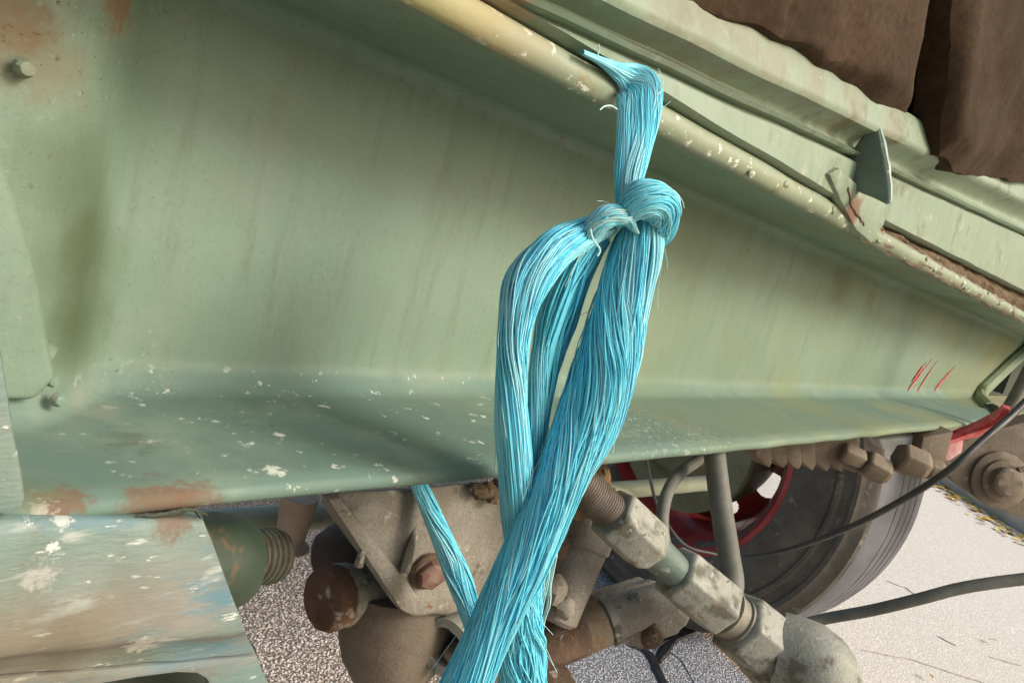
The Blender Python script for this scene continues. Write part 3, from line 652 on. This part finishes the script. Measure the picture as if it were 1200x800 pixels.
mb = MB(); P = resample([tuple(at_d(757, 535, 1.1)), tuple(at_d(762, 560, 1.15)), tuple(at_d(772, 595, 1.25)), tuple(at_d(800, 636, 1.32)), tuple(at_d(834, 648, 1.36)), tuple(at_d(870, 652, 1.38)), tuple(at_d(925, 643, 1.3)), tuple(at_d(990, 620, 1.12)), tuple(at_d(1050, 590, .98)), tuple(at_d(1110, 552, .9)), tuple(at_d(1152, 515, .9)), tuple(at_d(1190, 482, .92)), tuple(at_d(1240, 430, .94))], 80)
mb.tube(P, [.0027]*28+[.0027+.0018*sm(i/20) for i in range(52)], 12); obj('cable', mb, m_cable, TRUCK, label='thin black cable sweeping across the tyre')

# --- wheel
WC = at_d(838, 512, 2.0); WR = .495; WC.z = WR-.008
los = Vector((-WC.x, -WC.y, 0)).normalized(); left = Vector((-ROT[0][0], -ROT[1][0], 0)).normalized()
th = R_(40); WN = (los*math.cos(th)+left*math.sin(th)).normalized()       # points out of the visible face
wheel = thing('wheel', 'red rimmed truck wheel with dusty worn tyre', None, Vector((WC.x, WC.y, 0)), parent=TRUCK)
TW = .14; KT = .495/.475
tp = [(TW*.62, .262), (TW*.86, .272), (TW*.98, .285), (TW*1.06, .315), (TW*1.10, .36), (TW*1.08, .395), (TW*1.06, .398), (TW*1.115, .402), (TW*1.115, .409), (TW*1.04, .414), (TW*1.02, .430), (TW*1.07, .434), (TW*1.07, .443), (TW*.98, .452), (TW*.93, .466), (TW*.86, .470)]
tp = [(a, b if b < .3 else .3+(b-.3)*(.47*KT-.3)/.17) for a, b in tp]
mb = MB(); mb.lathe(WC, WN, tp, 96, caps=False)
tyre = obj('tyre', mb, m_tyre, wheel, rough=.0015, rscale=30, sharp=40)
tr = [(TW*.865, .4695)]
tr += [(TW*.80, .4725)]
for i, g in enumerate((.18, -.06, -.28, -.5)):
    tr += [(TW*(g+.02), .475), (TW*(g+.012), .4725), (TW*(g-.007), .4725), (TW*(g-.015), .475)]
tr += [(-TW*.86, .470), (-TW*1.05, .44), (-TW*1.1, .38), (-TW*.98, .285), (-TW*.8, .265)]
tr = [(a, b*KT if b > .3 else b) for a, b in tr]
mb = MB(); mb.lathe(WC, WN, tr, 96, caps=False); obj('tread', mb, m_tread, tyre, rough=.001, rscale=25)
mb = MB(); mb.lathe(WC, WN, [(TW*.95, .309), (TW*1.04, .307), (TW*1.06, .296), (TW*1.0, .287), (TW*.85, .272), (TW*.55, .252), (TW*.2, .236), (-TW*.5, .232), (-TW*.9, .245), (-TW*.98, .268), (-TW*.85, .27)], 96, caps=False)
# vented disc, holes are real openings
NA, NR = 384, 44; vs = []; fs = []
rf = WN.orthogonal().normalized(); rb = WN.cross(rf)
for j in range(NR+1):
    r = .10+(.234-.10)*j/NR; tdep = -TW*.45+.05*(1-((r-.10)/.134)**2)
    for i in range(NA):
        a = 2*math.pi*i/NA; vs.append(WC+WN*tdep+(rf*math.cos(a)+rb*math.sin(a))*r)
for j in range(NR):
    for i in range(NA):
        rr = (j+.5)/NR; aa = ((i+.5)/NA*8) % 1-.5
        if (aa/.25)**2+((rr-.64)/.22)**2 < 1: continue
        fs.append((j*NA+i, j*NA+(i+1) % NA, (j+1)*NA+(i+1) % NA, (j+1)*NA+i))
mb.add(vs, fs)
rim = obj('rim', mb, m_red, wheel, sharp=45, label='glossy red wheel rim with oval hand holes')
mb = MB(); mb.lathe(WC-WN*TW*.3, WN, [(0, .17), (.06, .185), (.16, .19), (.165, .20), (.185, .20), (.19, .185), (.20, .12), (.23, .09)], 64); obj('brake_drum', mb, m_drum, wheel, rough=.001, rscale=40)
mb = MB(); mb.tube([WC+WN*.16, WC+WN*.5+Vector((0, .1, .05))], .06, 24); obj('axle', mb, m_dark, TRUCK)

# --- brown fittings and hanger plate under the far end of the beam
DB = 1.12
for i in range(7):
    px = 886+i*17; mb = MB(); mb.prism([at_d(x, y, DB) for x, y in ((px, 512), (px+20, 510), (px+20, 541+i*1.3), (px+16, 549+i*1.1), (px-1, 534+i*1.4))], (0, .03, 0)); obj('spring_leaf', mb, m_bronze, TRUCK, bevel=.003, rough=.001, rscale=100)
for (a, b, r, mt) in (((985, 528), (1012, 540), 13, m_bronze), ((1012, 540), (1040, 556), 17, m_bronze), ((1052, 534), (1085, 548), 19, m_bronze), ((1085, 548), (1105, 552), 13, m_bronze)):
    p, q = at_d(*a, DB), at_d(*b, DB); mb = MB(); rr = r*DB/F_PX; l = (q-p).length
    mb.lathe(p, q-p, [(0, rr*.85), (l*.1, rr), (l*.8, rr), (l*.95, rr*.8), (l*1.05, rr*.6)], 6); obj('union_nut', mb, mt, TRUCK, bevel=.002, rough=.0008, rscale=120)
mb = MB(); mb.prism([at_d(x, y, 1.22) for x, y in ((1030, 515), (1088, 508), (1085, 522), (1060, 530), (1034, 526))], (0, .02, 0)); obj('bright_clip', mb, m_silver, TRUCK, bevel=.003, rough=.002, rscale=60)
mb = MB(); mb.prism([at_d(x, y, 1.20) for x, y in ((1082, 512), (1118, 505), (1105, 552), (1075, 545))], (.02, .03, 0)); obj('clip_bracket', mb, m_bronze, TRUCK, bevel=.003)
hp = [at_d(x, y, 1.55) for x, y in ((1100, 545), (1130, 516), (1165, 504), (1290, 470), (1290, 660), (1205, 610), (1150, 588), (1120, 566))]
mb = MB(); mb.prism(hp, (.03, .03, 0)); han = obj('hanger_plate', mb, m_bronze, TRUCK, bevel=.004, label='brown hanger plate with a large washered bolt at the right')
hn = (hp[2]-hp[0]).cross(hp[4]-hp[0]).normalized()
if hn.dot(EYE-hp[0]) < 0: hn = -hn
bc = at_d(1170, 562, 1.548)
mb = MB(); mb.lathe(bc, hn, [(0, .060), (.006, .060), (.008, .056), (.009, .044), (.016, .043), (.018, .036)], 36); obj('washer', mb, m_bronze, han, rough=.001, rscale=60)
mb = MB(); mb.lathe(bc+hn*.016, hn, [(0, .031), (.018, .030), (.022, .025), (.0225, .008)], 24); obj('bolt', mb, m_bronze, han, rough=.0006, rscale=80)
mb = MB(); mb.tube([bc+hn*.03+ROT.col[0]*.02+ROT.col[1]*.026, bc+hn*.03+ROT.col[0]*.045+ROT.col[1]*.03], .006, 8); obj('split_pin', mb, m_bronze, han)
mb = MB(); rw = []
for (x, y, h, d) in ((1076, 528, 4, 1.34), (1100, 521, 4.5, 1.34), (1128, 511, 5, 1.34), (1150, 504, 7, 1.33), (1166, 498, 9, 1.32), (1177, 490, 8, 1.31), (1184, 480, 4, 1.30)): rw.append([at_d(x, y-h, d), at_d(x, y, d-.010), at_d(x, y+h, d)])
mb.slab(rw, (0, .012, 0)); rb_ = obj('red_bracket', mb, m_redmark, TRUCK, bevel=.001, label='bright red strap bracket at the far end of the beam')
mb = MB(); mb.prism([at_d(x, y, 1.355) for x, y in ((1115, 516), (1130, 512), (1127, 530), (1112, 540), (1106, 537))], (0, .01, 0)); obj('pink_tab', mb, material('faded_red_paint', (.52, .22, .20), (.6, .36, .33), 60, .6), rb_, bevel=.001)
mb = MB(); P = resample([tuple(at_d(1160, 506, 1.36)), tuple(at_d(1172, 492, 1.36)), tuple(at_d(1184, 474, 1.35)), tuple(at_d(1196, 452, 1.34)), tuple(at_d(1215, 415, 1.32)), tuple(at_d(1250, 350, 1.30))], 24)
mb.tube(P, .0105, 14); obj('hose', mb, m_hose, TRUCK, label='grey hose bending up past the end of the beam')
mb = MB(); mb.prism([(2.62, .465, CAM_H-.16), (2.62, 1.3, CAM_H-.16), (2.62, 1.3, CAM_H+.5), (2.62, .465, CAM_H+.5)], (.04, 0, 0)); obj('opening_shade_plate', mb, m_dark, TRUCK)  # near-black: shade of the opening past the web put into its colour
mb = MB(); mb.prism([(2.3, .56, CAM_H-.20), (3.6, .56, CAM_H-.20), (3.6, .56, CAM_H+.3), (2.3, .56, CAM_H+.3)], (0, .04, 0)); obj('added_shade_backing', mb, m_dark, TRUCK)  # dark backing added behind the web end so the opening stays dark

# ------------------------------------------------------------------ blue rope
rp = at(742, 110, .30)
ROPE = thing('rope', 'frayed cyan blue rope hank knotted and hanging from the green beam flange', 'rope', (rp.x, rp.y, CAM_H-.30))
def bundle(name, keys, n, twist, seed, fr=.00075, tones=(0, 0, 0, 1, 1, 2, 3), seg=44, core=.72, wander=.25, spread_end=0, flat=1.0, sides=4, shell=.80, label=None):
    if n > 40: n = int(n*2.6); fr *= .56; core = core and max(core, .84)
    """keys: (px, py, y-plane, half width px, depth half width in metres)"""
    rd = random.Random(seed); K = resample(keys, seg); C = [at(a, b, c) for a, b, c, _, _ in K]
    W = []; fr_ = []
    for i in range(seg):
        v = ray(K[i][0], K[i][1]); dd = (C[i]-EYE).dot(-ROT.col[2]); W.append((K[i][3]*dd/F_PX, K[i][4]))
        t = (C[min(i+1, seg-1)]-C[max(i-1, 0)]).normalized(); vd = (C[i]-EYE).normalized()
        a = t.cross(vd).normalized(); b = a.cross(t).normalized(); fr_.append((a, b))
    mb = MB()
    if core:
        rws = []
        for i in range(seg):
            a, b = fr_[i]; rws.append([C[i]+a*W[i][0]*core*math.cos(6.2832*k/12)+b*W[i][1]*core*math.sin(6.2832*k/12) for k in range(12)])
        mb.grid(rws, 0, True)
    ncl = max(4, n//16); cl = [(rd.random()*6.2832, rd.choice(tones), rd.random()*50, rd.uniform(.55, 1.5), rd.uniform(-.11, .09)) for _ in range(ncl)]
    for f in range(n):
        c_ = cl[f % ncl]
        rr = math.sqrt(shell+(1-shell)*rd.random())+c_[4]; ph = c_[0]+rd.gauss(0, .32); r0 = fr*rd.uniform(.6, 1.5); mtl = c_[1] if rd.random() < .7 else rd.choice(tones)
        w1, w2, w3 = c_[2]+rd.random()*.6, c_[2]+rd.random()*1.5, c_[3]
        pts = []; s0 = rd.randint(0, 3) if rd.random() < .3 else 0; s1 = seg-(rd.randint(0, 4) if rd.random() < .3 else 0)
        for i in range(s0, s1):
            u = i/(seg-1); a, b = fr_[i]; g = ph+twist*u*w3**.3+.75*noise.noise(Vector((w1, u*3.6, 0)))
            q = rr*(1+wander*noise.noise(Vector((w2, u*4.5, 0))))
            pts.append(C[i]+a*W[i][0]*q*math.cos(g)+b*W[i][1]*q*math.sin(g))
        mb.tube(pts, r0, sides, False, mtl)
    for f in range(n//60):          # stray whiskers
        i0 = rd.randint(0, seg-8); L_ = rd.randint(5, 16); ph = rd.uniform(0, 6.28); k = rd.uniform(.25, .9); pts = []
        for i in range(i0, min(seg, i0+L_)):
            u = (i-i0)/L_; a, b = fr_[i]; q = 1.0+k*u*u
            pts.append(C[i]+a*W[i][0]*q*math.cos(ph+u)+b*W[i][1]*q*math.sin(ph+u)+Vector((noise.noise(Vector((u*3, f, seed))), 0, noise.noise(Vector((u*3, f, seed+9)))))*.003*u)
        mb.tube(pts, fr*.45, 3, False, rd.choice((2, 4)))
    return obj(name, mb, FIB, ROPE, sharp=180, label=label)
LT = (0, 0, 2, 1, 2, 0, 1); MIX = (0, 0, 1, 1, 2, 3, 3); BR = (0, 0, 1, 1, 2, 0, 3, 2, 0)
bundle('strap', [(733, 252, .268, 9, .007), (735, 215, .270, 15, .006), (742, 172, .276, 20, .005), (748, 130, .288, 24, .004), (748, 106, .299, 24, .004), (738, 92, .3055, 16, .003), (722, 82, .3065, 8, .003), (704, 72, .3065, 4, .002), (682, 61, .3065, 2, .0015)], 130, .5, 1, .0008, (0, 2, 2, 0, 2), 50, .8, .2, label='flat pale strap looped over the flange edge')
bundle('knot', [(728, 256, .262, 7, .008), (741, 242, .254, 15, .012), (755, 234, .248, 21, .015), (768, 238, .250, 21, .016), (776, 255, .257, 15, .014), (774, 271, .268, 12, .012), (766, 284, .276, 9, .008)], 190, .7, 2, .0008, (0, 2, 2, 0, 1), 40, .85, .12, label='fat coil of the knot on the right')
bundle('knot', [(738, 262, .258, 4, .008), (729, 253, .256, 8, .009), (716, 251, .257, 13, .011), (705, 257, .260, 14, .011), (693, 268, .266, 13, .010), (678, 280, .274, 10, .008)], 120, .6, 3, .0008, (2, 2, 4, 0, 2), 32, .85, .15, label='small pale fold of the knot on the left')
bundle('strand_bundle', [(712, 264, .272, 12, .009), (682, 275, .272, 16, .011), (646, 297, .270, 22, .013), (617, 335, .268, 22, .013), (603, 385, .266, 18, .012), (599, 440, .266, 17, .011), (600, 500, .266, 18, .011), (606, 570, .268, 19, .011), (612, 640, .270, 18, .010), (618, 710, .272, 16, .009)], 210, 1.5, 4, .00075, LT, 56, .75, label='outer left strands of the hanging loop')
bundle('strand_bundle', [(704, 278, .278, 10, .008), (680, 305, .278, 14, .008), (655, 355, .277, 16, .008), (640, 410, .276, 14, .008), (630, 470, .275, 13, .008), (624, 540, .275, 13, .008), (620, 620, .275, 12, .008), (622, 700, .276, 12, .008)], 120, 1.1, 5, .00075, MIX, 50, .6, .5, label='middle teal strands of the hanging loop')
bundle('strand_bundle', [(702, 290, .284, 6, .004), (682, 335, .284, 8, .005), (662, 390, .283, 8, .005), (645, 440, .282, 8, .004), (634, 500, .281, 8, .004), (632, 570, .280, 9, .005), (628, 640, .280, 10, .005)], 70, .9, 6, .0007, (3, 3, 1, 0), 44, .5, .6, label='thin inner strands of the hanging loop')
bundle('strand_bundle', [(758, 258, .262, 20, .014), (748, 290, .258, 26, .016), (734, 335, .256, 29, .017), (724, 380, .254, 32, .018), (711, 430, .253, 34, .019), (690, 490, .252, 34, .018), (664, 545, .251, 29, .017), (640, 600, .251, 27, .016), (615, 655, .251, 28, .016), (589, 710, .252, 26, .015), (562, 765, .254, 25, .014), (535, 825, .256, 27, .013)], 380, 3.6, 7, .0008, BR, 70, .82, .18, label='thick twisted right strands crossing to the lower left')
bundle('strand_bundle', [(628, 640, .272, 12, .008), (616, 690, .270, 15, .010), (612, 735, .268, 22, .011), (612, 790, .267, 27, .012), (612, 850, .267, 33, .012)], 190, .5, 8, .0008, (0, 0, 1, 2, 0), 34, .78, .25, label='splayed strands below the crossing')
bundle('strand_bundle', [(652, 590, .285, 6, .004), (645, 650, .286, 7, .004), (640, 700, .287, 6, .004), (632, 735, .288, 4, .003)], 16, .6, 9, .0005, (2, 4, 3), 24, 0, .8, shell=.1, label='loose wisps right of the crossing')
bundle('tail', [(484, 555, .40, 8, .005), (496, 580, .395, 9, .006), (514, 622, .380, 11, .007), (534, 668, .360, 13, .008), (550, 715, .335, 12, .007), (560, 750, .315, 9, .006), (572, 790, .30, 9, .006)], 90, .8, 10, .0008, (0, 0, 2, 2, 1), 36, .75, .25, label='separate tail hanging behind the lower flange')
bundle('tail', [(440, 880, .30, 7, .005), (400, 812, .31, 6, .004), (362, 797, .32, 4, .004), (350, 795, .32, 2, .002)], 10, 0, 12, .0008, (3, 3), 20, .8) if False else None
rd = random.Random(21)
for pts, r in (([(723, 128), (716, 124), (708, 125), (703, 129)], .0004), ([(692, 268), (695, 280), (703, 292), (700, 300)], .0006), ([(768, 285), (764, 300), (760, 318), (752, 330)], .0007), ([(700, 66), (702, 58), (701, 52)], .0004), ([(770, 112), (774, 106), (773, 100)], .0005), ([(754, 345), (757, 380), (752, 420)], .0005)):
    mb = MB(); mb.tube(resample([tuple(at(x, y, .25)) for x, y in pts], 14), r, 5); obj('loose_fibre', mb, FIB[4], ROPE)
